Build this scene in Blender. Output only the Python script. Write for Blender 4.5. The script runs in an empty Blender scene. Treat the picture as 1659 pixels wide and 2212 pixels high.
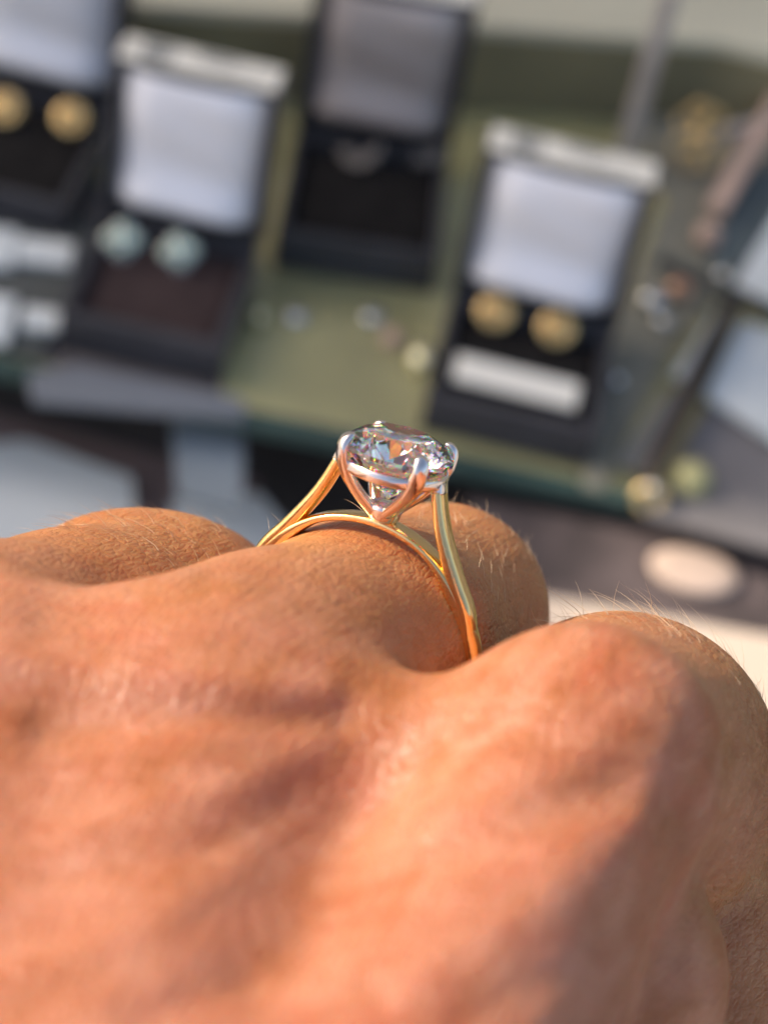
import bpy, bmesh, math, random
import numpy as np
from mathutils import Vector, Matrix
R = math.radians
MM = 0.001
rnd = random.Random(7)
scn = bpy.context.scene

# ------------------------------------------------------------------ camera
PITCH, ROLL = 45.0, 12.0
CAM = Vector((0, -318, 318)) * MM
FOC = 130.0                                   # mm to the stone
SPX = 52.0 / 1659.0                           # mm per unit of picture width at the stone
_r = R(ROLL); _p = R(PITCH)
X0 = Vector((1, 0, 0)); Y0 = Vector((0, math.sin(_p), math.cos(_p))); Z0 = Vector((0, -math.cos(_p), math.sin(_p)))
CX = X0 * math.cos(_r) + Y0 * math.sin(_r)
CY = -X0 * math.sin(_r) + Y0 * math.cos(_r)
CZ = Z0
ROT = Matrix((CX, CY, CZ)).transposed()
cd = bpy.data.cameras.new('camera'); cam = bpy.data.objects.new('camera', cd)
scn.collection.objects.link(cam); scn.camera = cam
cam.matrix_world = Matrix.Translation(CAM) @ ROT.to_4x4()
cd.sensor_fit = 'HORIZONTAL'; cd.sensor_width = 36.0
cd.lens = 36.0 * FOC / 52.0
cd.clip_start = 0.005; cd.clip_end = 500.0
cd.dof.use_dof = True; cd.dof.focus_distance = (FOC + 0.5) * MM
cd.dof.aperture_fstop = cd.lens / 2.5         # entrance pupil 2.5 mm
cd.dof.aperture_blades = 0
MV = Matrix.Translation(CAM - CZ * FOC * MM) @ ROT.to_4x4()   # working frame of the hand: origin at the stone, metres

# ------------------------------------------------------------------ light
SUN_V = Vector((-0.64, 0.68, 0.31)).normalized()
SUN = (ROT @ SUN_V).normalized()
w = bpy.data.worlds.new('World'); scn.world = w; w.use_nodes = True
wn = w.node_tree; bg = wn.nodes['Background']
sky = wn.nodes.new('ShaderNodeTexSky'); sky.sky_type = 'NISHITA'; sky.sun_disc = False
sky.sun_elevation = math.asin(SUN.z); sky.sun_rotation = math.atan2(SUN.x, SUN.y)
sky.air_density = 1.0; sky.dust_density = 4.0; sky.ozone_density = 0.6
wn.links.new(sky.outputs[0], bg.inputs[0]); bg.inputs[1].default_value = 0.15
sl = bpy.data.lights.new('sun', 'SUN'); sl.energy = 2.9; sl.angle = R(0.53); sl.color = (1.0, 0.91, 0.78)
so = bpy.data.objects.new('sun', sl); scn.collection.objects.link(so)
so.matrix_world = Matrix.Translation((0, 0, 3)) @ SUN.to_track_quat('Z', 'Y').to_matrix().to_4x4()
scn.view_settings.view_transform = 'Standard'; scn.view_settings.look = 'None'
scn.view_settings.gamma = 1.0; scn.view_settings.exposure = 0.68
cy = scn.cycles
cy.max_bounces = 20; cy.transmission_bounces = 18; cy.glossy_bounces = 8; cy.diffuse_bounces = 4
cy.sample_clamp_indirect = 40.0; cy.caustics_refractive = True; cy.caustics_reflective = True
cy.blur_glossy = 0.3

# ------------------------------------------------------------------ helpers
def P(u, v, z=0.0):
    """working-frame mm of a picture position at depth z (towards the camera positive)"""
    k = SPX * (FOC - z) / FOC
    return np.array([(u - 829.5) * k, (1106.0 - v) * k, z])
def G(u, v, h=0.0):
    """world mm where the sight line meets the level h"""
    d = CX * ((u - 829.5) * SPX) + CY * ((1106.0 - v) * SPX) - CZ * FOC
    c = CAM / MM
    t = (h - c.z) / d.z
    return c + d * t
def link(o): scn.collection.objects.link(o); return o
def tag(o, label=None, cat=None, group=None, kind=None):
    if label: o['label'] = label
    if cat: o['category'] = cat
    if group: o['group'] = group
    if kind: o['kind'] = kind
    return o
def empty(name, loc=(0, 0, 0), rz=0.0, **k):
    o = bpy.data.objects.new(name, None); o.empty_display_size = 0.005
    o.location = loc; o.rotation_euler = (0, 0, rz); link(o); return tag(o, **k)
def mesh_obj(name, verts, faces, mat, parent=None, smooth=True, **k):
    me = bpy.data.meshes.new(name)
    me.from_pydata([tuple(v) for v in verts], [], faces); me.update()
    if smooth: me.polygons.foreach_set('use_smooth', [True] * len(me.polygons))
    me.materials.append(mat)
    o = link(bpy.data.objects.new(name, me)); o.parent = parent
    return tag(o, **k)
def bm_obj(name, bm, mat, parent=None, smooth=False, **k):
    bmesh.ops.recalc_face_normals(bm, faces=bm.faces)
    me = bpy.data.meshes.new(name); bm.to_mesh(me); bm.free()
    if smooth:
        me.polygons.foreach_set('use_smooth', [True] * len(me.polygons))
    me.materials.append(mat)
    o = link(bpy.data.objects.new(name, me)); o.parent = parent
    return tag(o, **k)
def add_box(bm, x0, x1, y0, y1, z0, z1, bev=0.0, seg=2, m=None):
    """box in mm, written to the bmesh in metres"""
    b = bmesh.new(); bmesh.ops.create_cube(b, size=1.0)
    for v in b.verts:
        v.co = Vector(((v.co.x + .5) * (x1 - x0) + x0, (v.co.y + .5) * (y1 - y0) + y0, (v.co.z + .5) * (z1 - z0) + z0))
    if bev > 0: bmesh.ops.bevel(b, geom=b.edges[:], offset=bev, segments=seg, profile=0.6, affect='EDGES')
    for v in b.verts:
        if m is not None: v.co = m @ v.co
        v.co *= MM
    t = bpy.data.meshes.new('t'); b.to_mesh(t); b.free(); bm.from_mesh(t); bpy.data.meshes.remove(t)
def copy_tree(o, parent=None):
    c = o.copy(); link(c); c.parent = parent
    for ch in list(o.children): copy_tree(ch, c)
    return c

# ------------------------------------------------------------------ materials
class Mat:
    def __init__(s, name):
        s.m = bpy.data.materials.new(name); s.m.use_nodes = True
        s.t = s.m.node_tree; s.n = s.t.nodes; s.b = s.n['Principled BSDF']; s.out = s.n['Material Output']
    def add(s, typ, **k):
        n = s.n.new(typ)
        for a, v in k.items(): setattr(n, a, v)
        return n
    def l(s, a, b): s.t.links.new(a, b)
    def set(s, **k):
        for a, v in k.items():
            i = s.b.inputs[a.replace('_', ' ')]
            i.default_value = (*v, 1.0) if isinstance(v, tuple) and len(v) == 3 and i.type == 'RGBA' else v
        return s
    def coords(s, kind='Object'): return s.add('ShaderNodeTexCoord').outputs[kind]
    def noise(s, vec, scale, detail=3.0, rough=0.5, dist=0.0):
        n = s.add('ShaderNodeTexNoise'); n.inputs['Scale'].default_value = scale; n.inputs['Detail'].default_value = detail
        n.inputs['Roughness'].default_value = rough; n.inputs['Distortion'].default_value = dist
        s.l(vec, n.inputs['Vector']); return n.outputs['Fac']
    def ramp(s, fac, stops):
        r = s.add('ShaderNodeValToRGB'); e = r.color_ramp.elements
        while len(e) < len(stops): e.new(0.5)
        for i, (p, c) in enumerate(stops):
            e[i].position = p; e[i].color = (*c, 1.0) if len(c) == 3 else c
        s.l(fac, r.inputs[0]); return r.outputs[0]
    def mix(s, fac, a, b, blend='MIX'):
        m = s.add('ShaderNodeMix', data_type='RGBA', blend_type=blend)
        if isinstance(fac, float): m.inputs[0].default_value = fac
        else: s.l(fac, m.inputs[0])
        for x, i in ((a, 6), (b, 7)):
            if isinstance(x, tuple): m.inputs[i].default_value = (*x, 1.0)
            else: s.l(x, m.inputs[i])
        return m.outputs[2]
    def math(s, op, a, b=None):
        m = s.add('ShaderNodeMath', operation=op)
        for x, i in ((a, 0), (b, 1)):
            if x is None: continue
            if isinstance(x, (int, float)): m.inputs[i].default_value = x
            else: s.l(x, m.inputs[i])
        return m.outputs[0]
    def bump(s, h, dist, strength=1.0, prev=None):
        b = s.add('ShaderNodeBump'); b.inputs['Distance'].default_value = dist; b.inputs['Strength'].default_value = strength
        s.l(h, b.inputs['Height'])
        if prev is not None: s.l(prev, b.inputs['Normal'])
        return b.outputs[0]

def simple(name, col, rough=0.6, metal=0.0, var=0.15, scale=60.0, spec=0.5, bump=0.0, **k):
    m = Mat(name); m.set(Roughness=rough, Metallic=metal)
    m.b.inputs['Specular IOR Level'].default_value = spec
    f = m.noise(m.coords(), scale, 4.0)
    lo = tuple(c * (1 - var) for c in col); hi = tuple(min(1, c * (1 + var)) for c in col)
    m.l(m.ramp(f, [(0.3, lo), (0.7, hi)]), m.b.inputs['Base Color'])
    if bump: m.l(m.bump(m.noise(m.coords(), scale * 6, 3.0), bump), m.b.inputs['Normal'])
    for a, v in k.items(): m.set(**{a: v})
    return m.m

FRECKLES = ((471, 1312, .75), (762, 1424, .7), (718, 1257, .35), (560, 1325, .4), (640, 1500, .35), (1010, 1330, .3), (430, 1560, .5), (1120, 1620, .6), (880, 1560, .6), (300, 1420, .4))
def skin_mat():
    m = Mat('skin'); co = m.coords()
    # directions: along the fingers (the hand axis) things stretch less than across
    mp = m.add('ShaderNodeMapping'); m.l(co, mp.inputs[0])
    mp.inputs['Rotation'].default_value = (R(-12), R(24), R(18)); vec = mp.outputs[0]
    st = m.add('ShaderNodeMapping'); st.inputs['Scale'].default_value = (1.0, 1.0, 0.42); m.l(vec, st.inputs[0]); vs = st.outputs[0]
    big = m.noise(vec, 75.0, 3.0, 0.5, 0.6); mid = m.noise(vs, 260.0, 4.0, 0.6, 0.8); fine = m.noise(vs, 900.0, 4.0, 0.65)
    base = m.ramp(big, [(0.36, (0.34, 0.110, 0.032)), (0.5, (0.41, 0.145, 0.052)), (0.64, (0.48, 0.190, 0.092))])
    base = m.mix(m.ramp(mid, [(0.38, (0, 0, 0)), (0.66, (.8, .8, .8))]), base, (0.54, 0.232, 0.135))
    red = m.ramp(m.noise(vs, 170.0, 3.0, 0.55, 1.2), [(0.52, (0, 0, 0)), (0.68, (0.55, 0.55, 0.55))])
    base = m.mix(red, base, (0.44, 0.112, 0.050))
    # the fingers are tanned more than the back of the hand
    sx = m.add('ShaderNodeSeparateXYZ'); m.l(co, sx.inputs[0])
    zf = m.add('ShaderNodeMapRange'); zf.inputs['From Min'].default_value = -0.002; zf.inputs['From Max'].default_value = 0.026
    m.l(sx.outputs['Z'], zf.inputs['Value'])
    tan = m.mix(m.ramp(fine, [(0.4, (0, 0, 0)), (0.65, (1, 1, 1))]), (0.42, 0.160, 0.050), (0.49, 0.205, 0.076))
    base = m.mix(zf.outputs[0], tan, base)
    zp = m.add('ShaderNodeMapRange'); zp.inputs['From Min'].default_value = 0.020; zp.inputs['From Max'].default_value = 0.040; zp.inputs['To Max'].default_value = 0.5
    m.l(sx.outputs['Z'], zp.inputs['Value']); base = m.mix(zp.outputs[0], base, m.mix(m.ramp(mid, [(0.35, (0, 0, 0)), (0.65, (1, 1, 1))]), (0.43, 0.150, 0.080), (0.52, 0.225, 0.145)))
    sm = m.add('ShaderNodeMapping'); sm.inputs['Rotation'].default_value = (0, 0, R(-32)); sm.inputs['Scale'].default_value = (0.4, 1.0, 1.0); m.l(co, sm.inputs[0])
    mo = m.noise(sm.outputs[0], 330.0, 3.0, 0.55, 1.2)
    for fu, fv, fr in FRECKLES:
        dd = m.add('ShaderNodeVectorMath', operation='DISTANCE'); m.l(co, dd.inputs[0]); dd.name = 'freckle_%g_%g' % (fu, fv)
        e = m.math('ADD', m.math('DIVIDE', dd.outputs['Value'], fr * MM), m.math('MULTIPLY', m.noise(co, 2500.0, 2.0), 0.9))
        base = m.mix(m.ramp(e, [(0.55, (.62, .62, .62)), (1.0, (0, 0, 0))]), base, (0.27, 0.075, 0.028))
    base = m.mix(1.0, base, m.ramp(mo, [(0.32, (0.93, 0.83, 0.78)), (0.5, (1.0, 1.0, 1.0)), (0.68, (1.06, 1.10, 1.16))]), 'MULTIPLY')
    m.l(base, m.b.inputs['Base Color'])
    m.set(Roughness=0.42); m.b.inputs['Specular IOR Level'].default_value = 0.45
    m.l(m.ramp(fine, [(0.3, (0.28,) * 3), (0.7, (0.44,) * 3)]), m.b.inputs['Roughness'])
    m.b.inputs['Subsurface Weight'].default_value = 0.85
    m.b.inputs['Subsurface Radius'].default_value = (1.0, 0.36, 0.18)
    m.b.inputs['Subsurface Scale'].default_value = 0.0016
    # skin relief: crossing creases and pores
    def cells(scale, stretch, rot, jitter):
        a = m.add('ShaderNodeMapping'); a.inputs['Scale'].default_value = stretch; a.inputs['Rotation'].default_value = rot
        wv = m.add('ShaderNodeVectorMath', operation='ADD')
        nz = m.add('ShaderNodeTexNoise'); nz.inputs['Scale'].default_value = 700.0; m.l(vec, nz.inputs['Vector'])
        sc = m.add('ShaderNodeVectorMath', operation='SCALE'); sc.inputs['Scale'].default_value = jitter; m.l(nz.outputs['Color'], sc.inputs[0])
        m.l(vec, wv.inputs[0]); m.l(sc.outputs[0], wv.inputs[1]); m.l(wv.outputs[0], a.inputs[0])
        v = m.add('ShaderNodeTexVoronoi', feature='DISTANCE_TO_EDGE'); v.inputs['Scale'].default_value = scale
        m.l(a.outputs[0], v.inputs['Vector'])
        return m.ramp(v.outputs['Distance'], [(0.0, (0, 0, 0)), (0.16, (0.75,) * 3), (0.45, (1, 1, 1))])
    c1 = cells(2100.0, (1.0, 1.0, 0.55), (0, 0, 0), 0.0005)
    c2 = cells(3600.0, (0.6, 0.6, 1.0), (0.4, 0.2, 0.5), 0.0003)
    n1 = m.bump(m.noise(vs, 330.0, 4.0, 0.6, 0.5), 0.0005, 0.5)
    streak = m.add('ShaderNodeMapping'); streak.inputs['Rotation'].default_value = (0, 0, R(-32)); streak.inputs['Scale'].default_value = (0.35, 1.0, 1.0); m.l(co, streak.inputs[0])
    n1 = m.bump(m.noise(streak.outputs[0], 520.0, 3.0, 0.5, 1.4), 0.0003, 0.55, n1)
    msk = m.add('ShaderNodeMapRange'); m.l(m.noise(vec, 160.0, 2.0), msk.inputs['Value']); msk.inputs['From Min'].default_value = .35; msk.inputs['From Max'].default_value = .65; msk.inputs['To Min'].default_value = .25
    c3 = cells(1100.0, (1.0, 0.8, 0.6), (0.2, 0, 0.3), 0.0009)
    fing = m.math('SUBTRACT', 1.0, zf.outputs[0])
    n1 = m.bump(m.math('MULTIPLY', c3, msk.outputs[0]), 0.00007, 0.7, n1)
    kd = m.add('ShaderNodeVectorMath', operation='DISTANCE'); m.l(co, kd.inputs[0]); kd.inputs[1].default_value = tuple(P(1600, 1640, 3) * MM)
    kn = m.add('ShaderNodeMapRange'); m.l(kd.outputs['Value'], kn.inputs['Value']); kn.inputs['From Min'].default_value = .003; kn.inputs['From Max'].default_value = .011
    kn.inputs['To Min'].default_value = 1.0; kn.inputs['To Max'].default_value = 0.0
    c4 = cells(1250.0, (0.75, 1.6, 0.8), (0, 0, R(25)), 0.0012)
    n1 = m.bump(m.math('MULTIPLY', c4, m.math('ADD', kn.outputs[0], m.math('MULTIPLY', fing, 0.12))), 0.00026, 0.9, n1)
    def lines(rot, period, dist):
        a = m.add('ShaderNodeMapping'); a.inputs['Rotation'].default_value = rot; m.l(vec, a.inputs[0])
        v = m.add('ShaderNodeTexWave'); v.inputs['Scale'].default_value = .314 / period; v.inputs['Distortion'].default_value = dist
        v.inputs['Detail'].default_value = 3.0; v.inputs['Detail Scale'].default_value = 0.5; m.l(a.outputs[0], v.inputs[0])
        return m.ramp(v.outputs['Fac'], [(0.0, (0, 0, 0)), (0.28, (1, 1, 1))])
    ln = m.math('MINIMUM', lines((0, 0, R(38)), 0.0006, 8.0), lines((0, 0, R(-30)), 0.0007, 8.0))
    n1 = m.bump(ln, 0.00004, 0.6, n1)
    n2 = m.bump(c1, 0.000055, 0.75, n1)
    n3 = m.bump(c2, 0.000018, 0.6, n2)
    m.l(n3, m.b.inputs['Normal'])
    return m.m

def metal(name, col, rough, scr=0.5):
    m = Mat(name); m.set(Metallic=1.0, Roughness=rough, Base_Color=col)
    co = m.coords()
    st = m.add('ShaderNodeMapping'); st.inputs['Scale'].default_value = (1, 1, 8); m.l(co, st.inputs[0])
    f = m.noise(st.outputs[0], 1800.0, 4.0, 0.6)
    m.l(m.ramp(f, [(0.35, (rough * 0.7,) * 3), (0.7, (rough * 1.5,) * 3)]), m.b.inputs['Roughness'])
    m.l(m.bump(m.noise(co, 600.0, 3.0, 0.6, 0.8), 0.00006, scr), m.b.inputs['Normal'])
    return m.m

def diamond_mat():
    m = Mat('diamond'); m.n.remove(m.b)
    prev = None; q = .4
    for c, ior in (((.62, .6, .565), 2.418), ((q, 0, 0), 2.405), ((0, q, 0), 2.418), ((0, 0, q), 2.436)):
        g = m.add('ShaderNodeBsdfGlass'); g.inputs['Color'].default_value = (*c, 1); g.inputs['IOR'].default_value = ior
        g.inputs['Roughness'].default_value = 0.0
        if prev is None: prev = g.outputs[0]
        else:
            a = m.add('ShaderNodeAddShader'); m.l(prev, a.inputs[0]); m.l(g.outputs[0], a.inputs[1]); prev = a.outputs[0]
    m.l(prev, m.out.inputs['Surface']); return m.m

def pane_mat(name, tint, rough=0.02, alpha=0.75, body=(0.5, 0.55, 0.55)):
    """thin sheet: mostly see-through, fresnel reflection"""
    m = Mat(name); m.n.remove(m.b)
    tr = m.add('ShaderNodeBsdfTransparent'); tr.inputs[0].default_value = (*tint, 1)
    df = m.add('ShaderNodeBsdfDiffuse'); df.inputs[0].default_value = (*body, 1)
    mx = m.add('ShaderNodeMixShader'); mx.inputs[0].default_value = alpha; m.l(df.outputs[0], mx.inputs[1]); m.l(tr.outputs[0], mx.inputs[2])
    gl = m.add('ShaderNodeBsdfGlossy'); gl.inputs['Roughness'].default_value = rough
    m2 = m.add('ShaderNodeMixShader'); m2.inputs[0].default_value = 0.055; m.l(mx.outputs[0], m2.inputs[1]); m.l(gl.outputs[0], m2.inputs[2])
    m.l(m2.outputs[0], m.out.inputs['Surface']); return m.m

M = dict(
    skin=skin_mat(),
    gold=metal('yellow_gold', (0.96, 0.64, 0.27), 0.15), white=metal('white_gold', (0.90, 0.77, 0.70), 0.14),
    gold2=metal('earring_gold', (0.93, 0.66, 0.30), 0.28), silver=metal('silver', (0.85, 0.85, 0.83), 0.22),
    copper=metal('rose_gold', (0.90, 0.52, 0.36), 0.30),
    diamond=diamond_mat(),
    hair=simple('hair', (0.62, 0.45, 0.30), 0.45, var=0.1),
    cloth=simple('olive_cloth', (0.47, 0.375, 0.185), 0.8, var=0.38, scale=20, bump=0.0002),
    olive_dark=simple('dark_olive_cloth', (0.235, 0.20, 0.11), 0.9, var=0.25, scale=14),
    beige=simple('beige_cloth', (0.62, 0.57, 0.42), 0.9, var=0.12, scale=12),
    case=simple('black_case_plastic', (0.042, 0.040, 0.046), 0.38, var=0.2),
    velvet=simple('black_velvet', (0.018, 0.016, 0.015), 0.95, var=0.3, scale=200, spec=0.1),
    velvet_b=simple('brown_velvet', (0.055, 0.036, 0.034), 0.9, var=0.2, scale=200, spec=0.15),
    satin=simple('white_satin', (0.84, 0.82, 0.86), 0.42, var=0.03, scale=40),
    satin_g=simple('greyish_satin', (0.42, 0.355, 0.33), 0.35, var=0.12, scale=25),
    paleblue2=simple('sky_sheen_blue', (0.25, 0.28, 0.30), 0.3, var=0.15, scale=30),
    brown=simple('brown_weave', (0.085, 0.062, 0.058), 0.8, var=0.5, scale=90, bump=0.0004),
    dull_yellow=simple('dull_yellow', (0.46, 0.42, 0.20), .7),
    pale_gold=metal('pale_gold', (1.0, 0.93, 0.62), 0.4),
    dull_silver=metal('dull_silver', (0.40, 0.36, 0.33), 0.3),
    crevice_gold=metal('crevice_gold', (0.30, 0.20, 0.10), 0.35),  # gold darkened to stand in for shade in the studs' crevices
    card=simple('card', (0.90, 0.84, 0.72), 0.6, var=0.03),
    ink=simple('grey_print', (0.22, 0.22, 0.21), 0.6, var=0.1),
    dark=simple('charcoal_felt', (0.075, 0.068, 0.072), 0.8, var=0.3, scale=20),
    mauve=simple('mauve_shade_board', (0.27, 0.20, 0.195), 0.45, var=0.15, scale=20),
    pale=simple('pale_sheet', (0.72, 0.74, 0.72), 0.6, var=0.06, scale=16),  # on the panels this pale tone stands in for reflected sky
    paleblue=simple('blue_white_board', (0.50, 0.54, 0.66), 0.3, var=0.08, scale=18),
    bar=simple('dark_steel', (0.05, 0.052, 0.05), 0.4, var=0.3),
    brownbar=simple('brown_bar', (0.045, 0.035, 0.03), 0.8, var=0.3),
    post=simple('brushed_post', (0.42, 0.36, 0.32), 0.4, var=0.2),
    peach=simple('peach_rod', (0.62, 0.42, 0.32), 0.5, var=0.1),
    cream=simple('cream_board', (0.72, 0.57, 0.44), 0.4, var=0.1, scale=10),
    green=simple('green_glass_edge', (0.05, 0.085, 0.075), 0.2, var=0.2),
    pearl=simple('pale_green_stone', (0.46, 0.56, 0.47), 0.12, var=0.1, scale=300),
    paving=simple('paving', (0.42, 0.39, 0.36), 0.9, var=0.2, scale=3),
    blocker=simple('blocker_cream', (0.62, 0.58, 0.50), 0.6, var=0.1, scale=5),  # pale coat of the unseen sun blocker, also gives fill
)

# ------------------------------------------------------------------ setting
def slab(name, pts, z0, z1, mat, **k):
    """prism on a polygon given in world mm"""
    n = len(pts); vs = [(p[0] * MM, p[1] * MM, z0 * MM) for p in pts] + [(p[0] * MM, p[1] * MM, z1 * MM) for p in pts]
    fs = [tuple(range(n - 1, -1, -1)), tuple(range(n, 2 * n))] + [(i, (i + 1) % n, n + (i + 1) % n, n + i) for i in range(n)]
    bm = bmesh.new(); bv = [bm.verts.new(v) for v in vs]
    for f in fs: bm.faces.new([bv[i] for i in f])
    return bm_obj(name, bm, mat, **k)
def rect(x0, x1, y0, y1): return [(x0, y0), (x1, y0), (x1, y1), (x0, y1)]

slab('ground', rect(-60000, 60000, -60000, 60000), -905, -900, M['paving'], kind='structure')
slab('floor', rect(-700, 700, -120, 700), -92, -90, M['dark'], kind='structure')
YE = G(900, 965).y                            # front edge of the display shelf
slab('shelf_board', rect(-400, 520, YE, 560), -3, 0, M['cloth'], kind='structure')
# strip of glass along the front of the shelf
gs = slab('glass_shelf', rect(-400, 520, YE - 5, YE - 0.3), -2.5, 1.0, M['green'])
tag(gs, 'green glass shelf edge running along the front of the olive display', 'shelf')
sheet = slab('glass_sheet', rect(-395, 515, YE + .5, 555), 0.05, 0.30, pane_mat('clear_glass', (.97, 1.0, .98), .04, .98, (.4, .45, .4)))
tag(sheet, 'clear glass sheet lying over the olive cloth under the cases', 'glass sheet')
# back step: dark olive riser with beige top
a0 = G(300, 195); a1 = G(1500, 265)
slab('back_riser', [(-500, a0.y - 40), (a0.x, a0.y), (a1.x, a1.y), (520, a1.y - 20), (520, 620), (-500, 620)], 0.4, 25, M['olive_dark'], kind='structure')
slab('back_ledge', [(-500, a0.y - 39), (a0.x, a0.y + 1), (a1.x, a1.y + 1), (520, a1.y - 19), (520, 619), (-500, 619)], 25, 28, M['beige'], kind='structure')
slab('wall', rect(-1500, 1500, 640, 720), -900, 1200, simple('interior_wall', (0.52, 0.48, 0.42), .7), kind='structure')
# unseen sheet added overhead to keep the sun off the display
KX, KY, HC = SUN.x / SUN.z, SUN.y / SUN.z, 1200
def shade_pt(x, y): return (x + KX * HC, y + KY * HC)
cp = slab('sun_blocker', [shade_pt(-1500, -75), shade_pt(30, -75), shade_pt(30, 24), shade_pt(1500, 25), shade_pt(1500, 455), shade_pt(-1500, 455)], HC, HC + 5, M['blocker'])  # outline notched so the sun reaches the lower right
tag(cp, 'unseen sheet added over the jewellery display to block the sun', 'sun blocker')

# ------------------------------------------------------------------ earring cases
def cushion(x0, x1, y0, y1, bulge, nx=14, ny=14, fn=None):
    vs, fs = [], []
    for j in range(ny + 1):
        for i in range(nx + 1):
            a, b = i / nx, j / ny
            e = (1 - (2 * a - 1) ** 6) * (1 - (2 * b - 1) ** 6)
            vs.append((x0 + (x1 - x0) * a, y0 + (y1 - y0) * b, bulge * e))
    for j in range(ny):
        for i in range(nx):
            k = j * (nx + 1) + i; fs.append((k, k + 1, k + nx + 2, k + nx + 1))
    return vs, fs
def make_case(label, fl, rz, pad='velvet', w=40, d=46, h=12, lidh=46, lidt=12, card=True, lean=3.0, sat='satin'):
    root = empty('earring_case', Vector((fl[0], fl[1], 0.6)) * MM, R(rz), label=label, cat='earring case', group='open earring cases on the shelf')
    t = 2.4
    bm = bmesh.new()
    add_box(bm, 0, w, 0, d, 0, 3, 0.5)
    add_box(bm, 0, w, 0, t, 2.9, h, 0.8); add_box(bm, 0, w, d - t, d, 2.9, h, 0.8)
    add_box(bm, 0, t, t * .7, d - t * .7, 2.9, h - .03, 0.8); add_box(bm, w - t, w, t * .7, d - t * .7, 2.9, h - .03, 0.8)
    bm_obj('base', bm, M['case'], root, smooth=False)
    vs, fs = cushion(t + .1, w - t - .1, t + .1, d - t - .1, 1.2)
    mesh_obj('pad', [(a * MM, b * MM, (c + h - 4.2) * MM) for a, b, c in vs], fs, M[pad], root)
    # lid, hinged at the back, standing almost upright
    lm = Matrix.Translation((0, d - 1, h + 0.2)) @ Matrix.Rotation(R(90 - lean), 4, 'X')
    # local: x across, y up the lid, z towards the viewer (-depth)
    bm = bmesh.new()
    add_box(bm, 0, w, 0, lidh, -lidt, -lidt + 1.6, 0.4, m=lm)
    add_box(bm, 0, w, lidh - 1.8, lidh, -lidt + 1.5, 0, 0.5, m=lm); add_box(bm, 0, w, 0, 1.8, -lidt + 1.5, 0, 0.5, m=lm)
    add_box(bm, 0, 1.8, 1.2, lidh - 1.2, -lidt + 1.5, -.03, 0.5, m=lm); add_box(bm, w - 1.8, w, 1.2, lidh - 1.2, -lidt + 1.5, -.03, 0.5, m=lm)
    lid = bm_obj('lid', bm, M['case'], root)
    vs, fs = cushion(1.9, w - 1.9, 1.9, lidh - 1.9, 3.4)
    vs = [(a, b, c - 10.0 + (1.6 + .21 * b + 6.2 * math.exp(-((b - 8) / 5.5) ** 2) + 0.45 * math.sin(b * .4 + a * .15)) * (1 - (2 * a / w - 1) ** 6)) for a, b, c in vs]
    mesh_obj('lining', [tuple((lm @ Vector(v)) * MM) for v in vs], fs, M[sat], lid)
    if card:
        bm = bmesh.new(); add_box(bm, .8, w - .8, lidh + .05, lidh + .55, -lidt + .4, -.5, 0.15, 1, m=lm)
        lab = bm_obj('label_card', bm, M['card'], lid)
        bm = bmesh.new()
        for x0, x1, z0, z1 in ((6.0, 8.0, 1.2, 10.4), (8.4, 11.6, 1.2, 5.0), (8.4, 11.6, 6.0, 10.4), (12.1, 13.2, 1.2, 10.4), (19, 30, 1.2, 2.6), (20, 28, 3.4, 4.8), (25, 36, 8.6, 9.6)):
            add_box(bm, x0, x1, lidh + .5, lidh + .60, -lidt + z0 + .3, -lidt + z1 + .3, m=lm)
        bm_obj('printed_mark', bm, M['ink'], lid)
    return root, h - 3.0
def caseloc(root, x, y, z): return root.matrix_world @ (Vector((x, y, z)) * MM)
def fl_from_fr(p, rz, w=40): return (p.x - w * math.cos(R(rz)), p.y - w * math.sin(R(rz)))

c_left, ph = make_case('open case with white lining, brown pad and pale green flower studs', G(122, 757), -1, 'velvet_b', w=41, d=40)
c_right, _ = make_case('open case with gold studs above a white card on the black pad', G(903, 930), -2, w=42.5, d=39, lidh=44)
c_mid, _ = make_case('open case with curved silver earrings, standing in the middle at the back', G(585, 578), 4, w=43, sat='satin_g')
c_far, _ = make_case('open case with two gold studs, cut off by the left side of the picture', fl_from_fr(G(140, 530), -2, 44), -2, w=44, card=False)
bpy.context.view_layer.update()

def revolve(prof, n=20, sx=1.0, sy=1.0):
    vs, fs = [], []
    for r_, z_ in prof:
        for i in range(n):
            a = 2 * math.pi * i / n; vs.append((r_ * math.cos(a) * sx, r_ * math.sin(a) * sy, z_))
    m = len(prof)
    for j in range(m - 1):
        for i in range(n):
            fs.append((j * n + i, j * n + (i + 1) % n, (j + 1) * n + (i + 1) % n, (j + 1) * n + i))
    fs.append(tuple(range(n - 1, -1, -1))); fs.append(tuple(range((m - 1) * n, m * n)))
    return vs, fs
def torus(Rr, r, n=28, k=10):
    vs, fs = [], []
    for i in range(n):
        a = 2 * math.pi * i / n
        for j in range(k):
            b = 2 * math.pi * j / k
            vs.append(((Rr + r * math.cos(b)) * math.cos(a), (Rr + r * math.cos(b)) * math.sin(a), r * math.sin(b)))
    for i in range(n):
        for j in range(k):
            fs.append((i * k + j, ((i + 1) % n) * k + j, ((i + 1) % n) * k + (j + 1) % k, i * k + (j + 1) % k))
    return vs, fs
def tr(vs, d=(0, 0, 0), rx=0, ry=0, rz=0, s=1.0):
    m = Matrix.Translation(d) @ Matrix.Rotation(R(rz), 4, 'Z') @ Matrix.Rotation(R(ry), 4, 'Y') @ Matrix.Rotation(R(rx), 4, 'X')
    return [tuple((m @ (Vector(v) * s)) * MM) for v in vs]

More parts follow.
